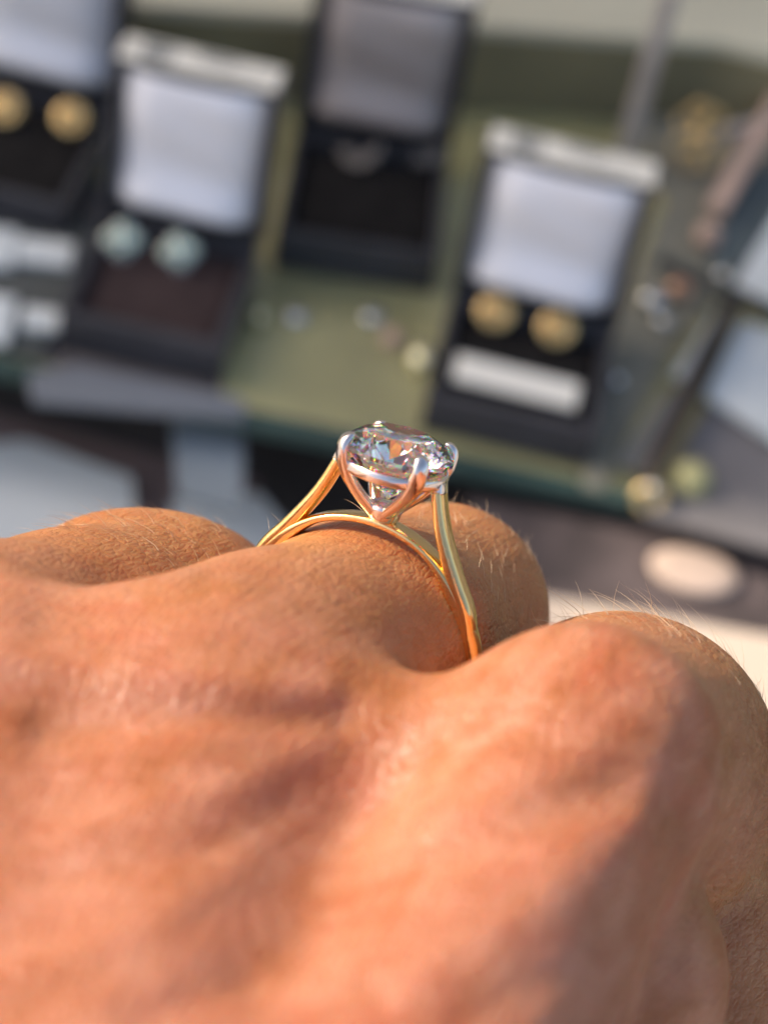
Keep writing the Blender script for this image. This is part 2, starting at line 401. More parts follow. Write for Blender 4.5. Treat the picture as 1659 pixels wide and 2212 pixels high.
def knot_stud(loc, label, group, Rr=3.6, mat='gold2'):
    root = empty('stud_earring', loc, R(-3), label=label, cat='earring', group=group); root.rotation_euler = (R(44), 0, R(-3)); root.location.z += 2.6 * MM; root.location.y += 1.5 * MM
    vs, fs = torus(Rr, 1.15); mesh_obj('rim', tr(vs, (0, 0, 1.1)), fs, M[mat], root)
    vs, fs = revolve([(Rr * .9, 0.3), (Rr * .8, 1.3), (Rr * .5, 2.1), (0.3, 2.5)]); mesh_obj('dome', tr(vs), fs, M['crevice_gold'], root)
    for k in range(3):
        vs, fs = torus(Rr * .55, .5, 20, 8); mesh_obj('twist', tr(vs, (0, 0, 1.9), rx=20, rz=120 * k), fs, M[mat], root)
    return root
def flower_stud(loc, label, group, rz=0, mat='pearl'):
    root = empty('stud_earring', loc, R(rz), label=label, cat='earring', group=group); root.rotation_euler = (R(40), 0, R(-4)); root.location.z += 2.8 * MM; root.location.y += 1.5 * MM
    for k in range(4):
        a = math.pi / 2 * k + R(rz)
        q_ = (1.05, .8, 1.0, .7)[k]; vs, fs = revolve([(2.1 * q_, 0), (2.3 * q_, .8), (1.7 * q_, 1.7), (.3, 2.1)], 14)
        mesh_obj('petal', tr(vs, (2.5 * math.cos(a), 2.5 * math.sin(a), .3)), fs, M[mat], root)
        vs, fs = torus(2.3, .28, 20, 6); mesh_obj('petal_rim', tr(vs, (2.5 * math.cos(a), 2.5 * math.sin(a), .6)), fs, M['silver'], root)
    vs, fs = revolve([(1.0, 0), (1.2, 2.0), (.9, 2.8), (.2, 3.1)], 12); mesh_obj('center_stone', tr(vs), fs, M['silver'], root)
    return root

def on_case(root, u, v, z):
    """point on the pad of a case under a picture position"""
    g = G(u, v, z); return Vector((g.x, g.y, z)) * MM
knot_stud(on_case(c_right, 1065, 700, 10.6), 'round gold knot stud above the left end of the white card', 'gold knot studs')
knot_stud(on_case(c_right, 1197, 735, 10.6), 'round gold knot stud above the right end of the white card', 'gold knot studs')
knot_stud(on_case(c_far, 152, 280, 10.6), 'round gold stud beside the white lid, right of its pair', 'gold studs at the far left')
knot_stud(on_case(c_far, 10, 258, 10.6), 'round gold stud cut off by the left side of the picture', 'gold studs at the far left')
flower_stud(on_case(c_left, 262, 545, 10.6), 'pale green flower stud, the greener left one on the brown pad', 'flower studs', 10)
flower_stud(on_case(c_left, 385, 570, 10.6), 'pale cream flower stud, the right one on the brown pad', 'flower studs', 20)
def swirl(loc, label, rz):
    root = empty('hoop_earring', loc + Vector((0, 1.5, 3)) * MM, R(rz), label=label, cat='earring', group='silver curved earrings'); root.rotation_euler = (R(40), R(-18), 0)
    for q, (Rr, n) in enumerate(((5.2, 7), (3.4, 5))):
        for i in range(n):
            a = math.pi * (0.15 + 0.75 * i / (n - 1))
            vs, fs = revolve([(1.0, 0), (1.2, .8), (.8, 1.5), (.1, 1.8)], 10)
            mesh_obj('stone', tr(vs, (Rr * math.cos(a), -Rr * math.sin(a), .3)), fs, M['dull_silver'], root)
    vs, fs = torus(5.2, .45); vs = [(a, min(b, .5), c) for a, b, c in vs]; mesh_obj('loop', tr(vs, (0, 0, .5)), fs, M['dull_silver'], root)
    return root
swirl(on_case(c_mid, 775, 345, 10.6), 'curved silver earring nearer the middle of the black pad', 25)
swirl(on_case(c_mid, 915, 340, 10.6), 'curved silver earring by the right rim of the black pad', 25)

# white card on the right pad
g0 = G(980, 795, 10.8)
root = bmesh.new(); add_box(root, 0, 31, 0, 8.5, 0, .8, 0.35, 2)
card = bm_obj('price_card', root, M['card']); card.location = Vector((g0.x, g0.y - 5.0, 11.2)) * MM; card.rotation_euler = (R(8), 0, R(-3))
tag(card, 'small white card with rounded ends lying below the gold studs', 'card')

# loose pieces on the shelf
def disc(name, u, v, r_, mat, label, cat, hgt=1.6, z=0.6, sx=1.0, **k):
    g = G(u, v, z); vs, fs = revolve([(r_, 0), (r_, hgt * .6), (r_ * .7, hgt), (.2, hgt * 1.1)], 22, sx)
    o = mesh_obj(name, tr(vs), fs, M[mat], **k); o.location = Vector((g.x, g.y, z)) * MM
    return tag(o, label, cat)
disc('gold_bead', 912, 787, 3.7, 'pale_gold', 'shiny pale gold bead on the olive cloth left of the black case', 'bead', 4.5)
disc('peach_bead', 846, 737, 2.6, 'peach', 'small peach bead left of the shiny gold bead', 'bead', 3.0)
disc('silver_stud', 640, 684, 3.0, 'silver', 'small dull silver stud below the middle case, left of its pair', 'earring', 1.5, group='dull silver studs')
disc('silver_stud', 805, 684, 3.0, 'silver', 'small dull silver stud below the middle case, right of its pair', 'earring', 1.5, group='dull silver studs')

def gring(name, u, v, Rr, r_, mat, label, z=0.6, rx=60, rz=20):
    g = G(u, v, z); root = empty(name, Vector((g.x, g.y, z)) * MM, label=label, cat='ring')
    vs, fs = torus(Rr, r_); mesh_obj('band', tr(vs, (0, 0, Rr * math.sin(R(rx)) + r_), rx=rx, rz=rz), fs, M[mat], root)
    vs, fs = revolve([(1.2, 0), (1.5, .8), (.8, 1.6), (.2, 1.8)], 12)
    mesh_obj('stone', tr(vs, (0, 0, 2 * Rr * math.sin(R(rx)) + r_)), fs, M['silver'], root)
    return root
gring('gold_ring', 1395, 1100, 3.3, 1.0, 'gold2', 'thin gold ring standing at the foot of the dark bar')
# flower-shaped gold brooch upper right
g = G(1497, 325, 6); root = empty('gold_brooch', Vector((g.x, g.y, 4)) * MM, label='gold flower brooch of open loops in the upper right', cat='brooch'); root.rotation_euler = (R(42), 0, 0); root.location.z += 6 * MM
for k in range(7):
    a = 2 * math.pi * k / 7; Rk = 6.5
    vs, fs = torus(3.0, .55, 22, 8); mesh_obj('loop', tr(vs, (Rk * .7 * math.cos(a), Rk * 1.15 * math.sin(a), 3 + k * .3), rx=25 * (k % 3), ry=15), fs, M['gold2'], root)
vs, fs = revolve([(2.6, 0), (2.4, 2), (1.2, 3), (.2, 3.2)], 16); mesh_obj('center', tr(vs, (0, 0, 3)), fs, M['gold2'], root)

# tray with pale tags at the far left
def tagstone(u, v, wx, wy, label):
    g = G(u, v, 3); bm = bmesh.new(); add_box(bm, -wx / 2, wx / 2, -wy / 2, wy / 2, 0, 2.2, .8, 2)
    o = bm_obj('price_tag', bm, M['pale']); o.location = Vector((g.x, g.y, 3.4)) * MM; o.rotation_euler = (R(3), 0, R(8))
    return tag(o, label, 'tag', 'pale tags on the grey tray')
t0 = G(-60, 850); t1 = G(165, 560)
slab('jewellery_tray', rect(t0.x - 60, G(150, 640).x, G(60, 775).y, G(60, 470).y), 0.6, 3.2, simple('grey_tray', (0.085, 0.09, 0.085), 0.6, var=0.2), label='flat dark grey tray at the left carrying pale tags', cat='tray')
tagstone(98, 556, 14, 9, 'upper pale green tag on the grey tray, the larger one')
tagstone(92, 700, 10, 7, 'lower pale green tag on the grey tray')
tagstone(-4, 545, 9, 14, 'pale tag cut off by the left side, beside the larger tag')
tagstone(-8, 700, 8, 16, 'pale tag cut off by the left side, lowest on the tray')

# boards whose colour stands in for reflections in glass, lower left
def quad_slab(name, px, h, th, mat, **k):
    return slab(name, [tuple(G(u, v, h))[:2] for u, v in px][::-1], h - th, h, mat, **k)
quad_slab('sky_sheen_board', [(60, 805), (170, 785), (528, 862), (528, 900), (350, 885), (70, 860)], 2.8, 2, simple('sky_sheen_grey', (0.19, 0.20, 0.22), .3, var=.15, scale=30), label='narrow board along the shelf edge at the lower left, grey blue in place of reflected sky', cat='board')  # grey blue colour stands in for sky mirrored in glass
quad_slab('sky_sheen_board', [(372, 890), (526, 918), (524, 1100), (385, 1060)], -8, 3, M['paleblue2'], label='board between the mauve board and the black gap, dull blue in place of reflected sky', cat='board')  # blue tone painted in for sky reflected by a glass block
quad_slab('brown_mat', [(1010, 1075), (1420, 1150), (1800, 1235), (1800, 1450), (1010, 1330)], -6, 18, M['brown'], label='dark brown woven mat behind the fingers at the right', cat='mat')
quad_slab('slate_mat', [(-300, 300), (250, 400), (500, 560), (478, 862), (-300, 698)], .45, .44, simple('slate_mat', (0.12, 0.10, 0.092), .6, var=.25, scale=20), label='dark slate mat under the cases and tags on the left', cat='mat')
quad_slab('mauve_shade_board', [(-60, 880), (20, 898), (560, 1040), (560, 1180), (-60, 1050)], -40, 4, M['mauve'], label='board behind the left finger, dull mauve in place of shadow and reflections', cat='board')  # mauve colour stands in for shadow and reflections at the glass corner
quad_slab('paper_sheet', [(-80, 960), (60, 950), (285, 1030), (300, 1200), (-80, 1250)], -34, 1.2, M['pale'], label='crumpled white paper at the lower left behind the finger', cat='paper')
quad_slab('white_tray', [(370, 1085), (560, 1065), (640, 1160), (560, 1300), (360, 1260)], -34, 1.4, M['pale'], label='pale sheet behind the ring shank, beside the mauve board', cat='paper')

# right hand side: panels coloured pale for reflected sky, with dark bars
def bar(name, p0, p1, wd, th, mat, **k):
    p0 = Vector(p0); p1 = Vector(p1); d = p1 - p0; L = d.length
    q = d.to_track_quat('X', 'Z').to_matrix().to_4x4(); m = Matrix.Translation(p0) @ q
    bm = bmesh.new(); add_box(bm, 0, L, -wd / 2, wd / 2, -th / 2, th / 2, min(wd, th) * .25, 2, m=m)
    return bm_obj(name, bm, M[mat], **k)
rt = empty('panel_stand', G(1560, 680) * MM, label='stand of panels, pale in place of reflected sky, crossed by dark bars at the right', cat='stand')
def child(o):
    o.parent = rt; o.matrix_parent_inverse = Matrix.Translation(-Vector(rt.location)); return o
child(quad_slab('panel', [(1760, 330), (1585, 612), (1760, 690)], 8, 2, M['pale']))
child(quad_slab('panel', [(1600, 690), (1780, 740), (1780, 1010), (1525, 850)], 6, 2, M['pale']))
child(quad_slab('panel', [(1548, 668), (1572, 672), (1490, 815), (1455, 805)], 6, 2, M['pale']))
child(bar('crossbar', G(1420, 560, 12), G(1760, 715, 12), 3.2, 3, 'bar'))
child(bar('strut', G(1585, 650, 10), G(1392, 1035, 8), 5.2, 4, 'brownbar'))
child(quad_slab('panel', [(1430, 860), (1480, 830), (1380, 1010), (1330, 1000)], 3, 1.4, M['ink'], label='dull grey panel'))  # darker grey than the other panels
quad_slab('mauve_card', [(1530, 870), (1820, 1040), (1820, 1230), (1390, 1110)], 2.6, 1.6, simple('grey_mauve', (0.20, 0.18, 0.175), .6, var=.1), label='grey mauve card at the right below the pale panels', cat='card')
quad_slab('teal_card', [(1600, 380), (1800, 330), (1800, 420), (1560, 600), (1530, 560)], 3.0, 1.6, simple('teal_card', (0.10, 0.13, 0.14), .5, var=.15), label='dark teal card at the right behind the peach rod', cat='card')
quad_slab('grey_mat', [(1330, 230), (1500, 100), (1760, 60), (1760, 420), (1440, 760), (1300, 1060), (1255, 1050), (1330, 700), (1440, 430)], 1.4, 1.0, simple('grey_olive_mat', (0.25, 0.235, 0.18), .9, var=.25, scale=12), label='dark grey olive mat under the things on the right', cat='mat')
o = bar('upright_post', G(1345, 345, 3), G(1345, 345, 3) + Vector((0, 0, 78)), 5.4, 5.4, 'post'); tag(o, 'slim brushed post standing behind the right case', 'post')
o = bar('peach_rod', G(1545, 455, 8), G(1690, 205, 14), 5.6, 5, 'peach'); tag(o, 'peach coloured rod slanting at the upper right', 'rod')
o = bar('thin_rod', G(1500, 305, 10), G(1680, 255, 14), 3.6, 3, 'post'); tag(o, 'thin brownish rod running from the gold brooch to the right', 'rod')
disc('copper_bead', 1525, 520, 3.6, 'peach', 'bright copper bead at the lower end of the peach rod', 'bead', 5.0, 3)
disc('copper_bead', 1465, 628, 3.2, 'copper', 'dull copper bead beside the silver cluster', 'bead', 3.0, 3)
disc('silver_cluster', 1408, 655, 3.6, 'silver', 'silver cluster earring right of the case lid', 'earring', 3.6, 2.4)
disc('yellow_bead', 1487, 1045, 5.0, 'dull_yellow', 'large dull yellow bead right of the dark strut', 'bead', 5.0, 2.6)
o = bar('pale_ribbon', G(1550, 30, 10), G(1470, 160, 4), 7.0, 2, 'pale'); tag(o, 'pale ribbon strip slanting at the top right', 'ribbon')
disc('gold_bead', 1590, 12, 4.0, 'gold2', 'orange gold bead at the top right corner', 'bead', 4.0, 4)

for (u_, v_, rr_, mt_, lb_) in ((1430, 700, 2.4, 'silver', 'small silver bead added as a glint below the silver cluster'), (1560, 600, 2.2, 'silver', 'small silver bead added as a glint on the dark crossbar end'), (560, 690, 1.8, 'pale_gold', 'tiny pale gold bead added as a glint on the olive cloth beside the brown pad case'), (1330, 830, 2.0, 'silver', 'tiny silver bead added as a glint right of the black case')):
    disc('glint_bead', u_, v_, rr_, mt_, lb_, 'bead', 2.6, 2.0)  # beads added only for extra glints
# sun-lit ledge and added sun-patch disc lower right, in front of the shelf
quad_slab('cream_ledge', [(1100, 1275), (1180, 1288), (1700, 1380), (2100, 1450), (2100, 1660), (1100, 1480)], -4.5, 18, M['cream'], label='sunlit cream ledge behind the little finger', cat='ledge')
g = G(1500, 1236, -5); vs, fs = revolve([(10.5, 0), (11, 1), (10, 1.8), (7, 2.1), (.5, 2.3)], 32, 1.0, .68)
o = mesh_obj('sun_patch_disc', tr(vs), fs, simple('sun_patch_pink', (0.60, 0.44, 0.34), .8)); o.location = Vector((g.x, g.y, -5.6)) * MM; tag(o, 'thin pale pink disc put in as a patch of sunlight at the right', 'sun patch')  # flat disc whose pale colour stands in for a sunlit patch

# ------------------------------------------------------------------ the ring
YAW, EL, RR = 20.0, 17.0, 13.0
RX = Matrix.Rotation(R(-RR), 3, 'Z') @ Matrix.Rotation(R(EL), 3, 'X')
ax_x = RX @ Vector((math.cos(R(YAW)), 0, math.sin(R(YAW))))
ax_n = RX @ Vector((-math.sin(R(YAW)), 0, math.cos(R(YAW))))
ax_u = RX @ Vector((0, 1, 0))
HW = 0.9
RC = Vector(P(735, 1445, 0)) - ax_n * HW
RB = Matrix((ax_x, ax_u, ax_n)).transposed()           # ring frame -> working frame (x across, y up, z = towards the wrist)
RM = MV @ Matrix.Translation(RC * MM) @ RB.to_4x4()
ring = bpy.data.objects.new('diamond_ring', None); ring.empty_display_size = .005; link(ring); ring.matrix_world = RM
tag(ring, 'yellow gold solitaire ring with a round diamond in white gold claws worn on the finger', 'ring')
def ringpart(name, vs, fs, mat, parent=ring, smooth=True, **k):
    return mesh_obj(name, [(a * MM, b * MM, c * MM) for a, b, c in vs], fs, M[mat], parent, smooth, **k)
def catmull(pts, n, closed=False):
    P_ = np.array(pts, float); m = len(P_); out = []
    segs = m if closed else m - 1
    for i in range(segs):
        if closed: p0, p1, p2, p3 = P_[(i - 1) % m], P_[i], P_[(i + 1) % m], P_[(i + 2) % m]
        else: p0, p1, p2, p3 = P_[max(i - 1, 0)], P_[i], P_[i + 1], P_[min(i + 2, m - 1)]
        for k in range(n):
            t = k / n
            out.append(0.5 * ((2 * p1) + (-p0 + p2) * t + (2 * p0 - 5 * p1 + 4 * p2 - p3) * t * t + (-p0 + 3 * p1 - 3 * p2 + p3) * t ** 3))
    if not closed: out.append(P_[-1])
    return np.array(out)
def sweep(path, refs, thick, width, closed=False, ex=3.2, k=20, dome=0.0):
    """superellipse section along a 3D path; refs = width direction"""
    path = np.array(path); n = len(path); vs, fs = [], []
    for i in range(n):
        a = path[(i - 1) % n] if closed or i > 0 else path[i]; b = path[(i + 1) % n] if closed or i < n - 1 else path[i]
        T = (b - a) / np.linalg.norm(b - a); W = np.array(refs[i] if isinstance(refs, list) else refs, float)
        W = W - T * W.dot(T); W /= np.linalg.norm(W); N_ = np.cross(W, T)
        for j in range(k):
            q = 2 * math.pi * j / k; c, s = math.cos(q), math.sin(q)
            x = abs(c) ** (2 / ex) * (1 if c > 0 else -1); y = abs(s) ** (2 / ex) * (1 if s > 0 else -1)
            vs.append(tuple(path[i] + N_ * x * thick[i] / 2 + W * y * width[i] / 2))
    for i in range(n if closed else n - 1):
        for j in range(k):
            fs.append((i * k + j, i * k + (j + 1) % k, ((i + 1) % n) * k + (j + 1) % k, ((i + 1) % n) * k + j))
    if not closed:
        fs.append(tuple(range(k - 1, -1, -1))); fs.append(tuple(range((n - 1) * k, n * k)))
    return vs, fs
# hoop: the closed band, thinner under the stone
key = [(0, 10.55, .62), (12, 10.5, .60), (24, 10.33, .62), (36, 9.92, .95), (46, 9.5, 1.45), (58, 9.2, 1.65), (72, 9.05, 1.7), (90, 8.98, 1.65), (120, 9.0, 1.45), (150, 9.05, 1.2), (180, 9.0, 1.2)]
full = key + [(360 - a, r_, t_) for a, r_, t_ in key[1:-1]][::-1]
pts = [(r_ * math.sin(R(a)), r_ * math.cos(R(a)), 0, t_) for a, r_, t_ in full]
pp = catmull(pts, 8, True)
vs, fs = sweep(pp[:, :3], (0, 0, 1), pp[:, 3], [2 * HW * (0.86 if q < 5 else 1.0) for q in [5] * len(pp)], True, ex=3.4, k=28)
ringpart('band', vs, fs, 'gold')
for s in (-1, 1):
    kp = [(s * 8.35, 4.3, 0, .7), (s * 7.45, 6.4, 0, 1.15), (s * 6.35, 8.15, 0, 1.08), (s * 5.40, 9.75, 0, .98), (s * 4.62, 11.2, 0, .92), (s * 4.05, 12.6, 0, .86), (s * 3.62, 13.9, 0, .82)]
    sp = catmull(kp, 8); vs, fs = sweep(sp[:, :3], (0, 0, 1), sp[:, 3], [1.75 - .35 * max(0, i / len(sp) - .5) for i in range(len(sp))], ex=2.8, k=28)
    ringpart('shoulder', vs, fs, 'gold')
    # white gold end of the shoulder where it meets the claws
    kp = [(s * 3.64, 13.75, 0, .95), (s * 3.5, 14.3, 0, .90), (s * 3.35, 14.75, 0, .7)]
    sp = catmull(kp, 4); vs, fs = sweep(sp[:, :3], (0, 0, 1), sp[:, 3], [1.45] * len(sp), ex=3.6)
    ringpart('shoulder_tip', vs, fs, 'white')
SC = (0.22, 15.6)                                     # stone centre in the ring plane
def az(phi, r_, y): return (SC[0] * min(1, max(0, (y - 11) / 3)) + r_ * math.cos(R(phi)), y, -r_ * math.sin(R(phi)))
for phi in (45, 135, 225, 315):
    kp = [(0.25, 10.95, .9, .95), (1.05, 11.6, .85, 1.05), (2.15, 12.55, .84, 1.1), (3.12, 13.6, .84, 1.15), (3.70, 14.6, .84, 1.2), (3.90, 15.3, .82, 1.18), (3.88, 15.85, .78, 1.1), (3.68, 16.2, .68, .95), (3.42, 16.35, .45, .65), (3.22, 16.36, .15, .2)]
    cp_ = catmull(kp, 6); path = [az(phi, a, b) for a, b, _, _ in cp_]
    t = (-math.sin(R(phi)), 0, -math.cos(R(phi)))
    vs, fs = sweep(path, t, cp_[:, 2], cp_[:, 3], ex=2.4, k=16)
    ringpart('claw', vs, fs, 'white')
# gallery rail under the girdle
path = [(SC[0] + 3.42 * math.cos(a), 14.42, -3.42 * math.sin(a)) for a in np.linspace(0, 2 * math.pi, 72, endpoint=False)]
vs, fs = sweep(path, (0, 1, 0), [.5] * 72, [.8] * 72, True, ex=3.0, k=16)
ringpart('gallery_rail', vs, fs, 'white')
# small collar where the claws meet the band
vs, fs = revolve([(.6, 10.6), (1.05, 10.95), (1.15, 11.4), (1.3, 11.85), (.9, 12.0), (.2, 12.05)], 24)
ringpart('collar', [(a + .25, c, -b) for a, b, c in vs], fs, 'white')
# round brilliant
def brilliant(Rg):
    V, F = [], []
    ca, pa, gt = math.tan(R(34.5)), math.tan(R(41.0)), 0.035 * Rg
    def v(a, r_, z_): V.append((r_ * math.cos(R(a)), r_ * math.sin(R(a)), z_)); return len(V) - 1
    rt_ = .57 * Rg; ht = gt + (Rg - rt_) * ca
    T = [v(45 * k, rt_, ht) for k in range(8)]
    rs = .80 * Rg; S = [v(45 * k + 22.5, rs, gt + (Rg - rs * math.cos(R(22.5))) * ca) for k in range(8)]
    Gu = [v(22.5 * k, Rg, gt) for k in range(16)]; Gl = [v(22.5 * k, Rg, -gt) for k in range(16)]
    rl = .24 * Rg; L_ = [v(45 * k + 22.5, rl, -gt - (Rg - rl * math.cos(R(22.5))) * pa) for k in range(8)]
    c = v(0, 0, -gt - Rg * pa)
    F.append(tuple(T))
    for k in range(8):
        n = (k + 1) % 8
        F += [(T[k], S[k], T[n]), (T[k], S[k - 1], Gu[2 * k], S[k]), (S[k], Gu[2 * k], Gu[2 * k + 1]), (S[k], Gu[2 * k + 1], Gu[(2 * k + 2) % 16])]
        F += [(c, L_[k], Gl[2 * k], L_[k - 1]), (L_[k], Gl[2 * k + 1], Gl[2 * k]), (L_[k], Gl[(2 * k + 2) % 16], Gl[2 * k + 1])]
    for k in range(16): F.append((Gu[k], Gl[k], Gl[(k + 1) % 16], Gu[(k + 1) % 16]))
    return V, F
V, F = brilliant(3.78)
bm = bmesh.new(); rotd = Matrix.Rotation(R(9), 3, 'Z'); bv = []
for a in V:
    q = rotd @ Vector(a); bv.append(bm.verts.new(Vector((q.x + SC[0], q.z + SC[1], -q.y)) * MM))
for f in F: bm.faces.new([bv[i] for i in f])
dia = bm_obj('diamond', bm, M['diamond'], ring)

# ------------------------------------------------------------------ the hand
def cone(X, Y, Z, a, b, ra, rb, sq=None):
    a = np.array(a, np.float32); b = np.array(b, np.float32); d = b - a; L2 = float(d @ d)
    t = np.clip(((X - a[0]) * d[0] + (Y - a[1]) * d[1] + (Z - a[2]) * d[2]) / L2, 0, 1)
    t2 = t * t * (3 - 2 * t)
    return np.sqrt((X - a[0] - d[0] * t) ** 2 + (Y - a[1] - d[1] * t) ** 2 + (Z - a[2] - d[2] * t) ** 2) - (ra + (rb - ra) * t2)
def smin(a, b, k):
    h = np.maximum(k - np.abs(a - b), 0) / k
    return np.minimum(a, b) - h * h * h * k / 6
def nets(f, org, h):
    s = f < 0; nx, ny, nz = f.shape
    c = [(i, j, k) for i in (0, 1) for j in (0, 1) for k in (0, 1)]
    sub = lambda A, o: A[o[0]:nx - 1 + o[0], o[1]:ny - 1 + o[1], o[2]:nz - 1 + o[2]]
    cnt = sum(sub(s, o).astype(np.int8) for o in c); act = (cnt > 0) & (cnt < 8)
    I = np.argwhere(act); idx = -np.ones(act.shape, np.int64); idx[act] = np.arange(len(I))
    acc = np.zeros((len(I), 3)); num = np.zeros(len(I))
    for a in range(8):
        for b in range(a + 1, 8):
            da = np.array(c[b]) - np.array(c[a])
            if np.abs(da).sum() != 1: continue
            pa = I + c[a]; pb = I + c[b]
            fa = f[pa[:, 0], pa[:, 1], pa[:, 2]]; fb = f[pb[:, 0], pb[:, 1], pb[:, 2]]
            m = (fa < 0) != (fb < 0); t = np.where(m, fa / np.where(m, fa - fb, 1), 0)
            acc += np.where(m[:, None], np.array(c[a]) + da * t[:, None], 0); num += m
    V_ = (I + acc / num[:, None]) * h + org
    Fs = []
    for ax in range(3):
        o = [0, 0, 0]; o[ax] = 1; u, v_ = (ax + 1) % 3, (ax + 2) % 3
        A = s[:nx - 1 if ax == 0 else nx, :ny - 1 if ax == 1 else ny, :nz - 1 if ax == 2 else nz]
        B = s[1 if ax == 0 else 0:, 1 if ax == 1 else 0:, 1 if ax == 2 else 0:]
        E = np.argwhere(A != B); lim = np.array(act.shape)
        ok = (E[:, u] > 0) & (E[:, v_] > 0) & (E[:, u] < lim[u]) & (E[:, v_] < lim[v_]); E = E[ok]
        flip = A[E[:, 0], E[:, 1], E[:, 2]]
        def at(du, dv):
            Q = E.copy(); Q[:, u] -= du; Q[:, v_] -= dv; return idx[Q[:, 0], Q[:, 1], Q[:, 2]]
        q = np.stack([at(1, 1), at(0, 1), at(0, 0), at(1, 0)], 1)
        q = np.where(flip[:, None], q, q[:, ::-1]); Fs.append(q)
    return V_, np.concatenate(Fs)
H = 0.5
lo = np.array([-48., -56., -36.]); hi = np.array([46., 6., 74.])
gx, gy, gz = [np.arange(lo[i], hi[i], H, dtype=np.float32) for i in range(3)]
X, Y, Z = np.meshgrid(gx, gy, gz, indexing='ij', sparse=True)
rc = np.array(RC); rn = np.array(ax_n); ru = np.array(ax_u); rx_ = np.array(ax_x)
def RP(x, y, t): return rc + rx_ * x + ru * y + rn * t
C_ = lambda a, b, ra, rb: cone(X, Y, Z, a, b, ra, rb)
# ring finger
f_r = C_(RP(0, .6, 14), RP(0.0, .55, -3), 9.6, 8.75)
f_r = smin(f_r, C_(RP(0.0, .55, -3), P(948, 1322, -17), 8.7, 8.0), 3)
f_r = smin(f_r, C_(P(948, 1322, -17), P(960, 1700, -27), 7.9, 7.2), 3)
f_r = smin(f_r, C_(P(960, 1700, -27), P(900, 2100, -18), 7.2, 6.0), 2)
# middle finger
f_m = C_(P(-120, 1520, 14), P(150, 1440, 0), 9.8, 9.0)
f_m = smin(f_m, C_(P(150, 1440, 0), P(345, 1362, -11), 9.0, 8.7), 3)
f_m = smin(f_m, C_(P(250, 1362, -12), P(400, 1372, -15), 8.8, 8.2), 3)
f_m = smin(f_m, C_(P(390, 1380, -15), P(420, 1800, -25), 8.0, 7.2), 3)
# little finger
f_l = C_(P(1262, 1665, 18), P(1338, 1662, 1), 8.4, 10.2)
f_l = smin(f_l, C_(P(1338, 1662, 0), P(1400, 1740, -9), 10.2, 9.7), 3)
f_l = smin(f_l, C_(P(1400, 1740, -10), P(1440, 2150, -22), 9.2, 7.0), 3)
# back of the hand
mr = RP(-.5, -.4, 21)
pal = C_(mr, P(150, 2900, 46), 10.2, 12)
pal = smin(pal, C_(RP(0, .4, 12), mr, 9.3, 10.2), 5)
pal = smin(pal, C_(P(-80, 1680, 20), P(-450, 2700, 42), 11.5, 14), 7)
pal = smin(pal, C_(P(1262, 1655, 22), P(600, 2950, 47), 7.6, 10.0), 6)
pal = smin(pal, C_(P(1400, 2120, -6), P(1350, 2900, 8), 11, 14), 5)
pal = smin(pal, C_(P(640, 1700, 19), P(985, 1725, 21), 8.6, 6.0), 5)
pal = smin(pal, C_(P(985, 1725, 21), P(1230, 1680, 22), 6.0, 6.8), 4)
pal = smin(pal, C_(P(1060, 1900, 20), P(700, 2900, 36), 8, 13), 6)
pal = smin(pal, C_(P(300, 2750, 38), P(800, 2900, 40), 11, 12), 8)
# palm side keeps the fingers joined below
pal = smin(pal, C_(P(200, 2000, 18), P(1250, 2100, 14), 9, 9), 8)
f = smin(smin(f_r, f_m, 1.6), f_l, 1.6)
f = smin(f, pal, 3.5)
# tendons and veins: gentle ridges on the back
for a, b, r_ in ((P(640, 1480, 30), P(80, 2000, 44), 1.0),):
    pass
f = f.astype(np.float32)
for sl_ in ((0,), (-1,)):
    f[sl_[0], :, :] = np.maximum(f[sl_[0]], .3); f[:, sl_[0], :] = np.maximum(f[:, sl_[0], :], .3); f[:, :, sl_[0]] = np.maximum(f[:, :, sl_[0]], .3)
HV, HF = nets(f, lo, H)
print('hand verts', len(HV))
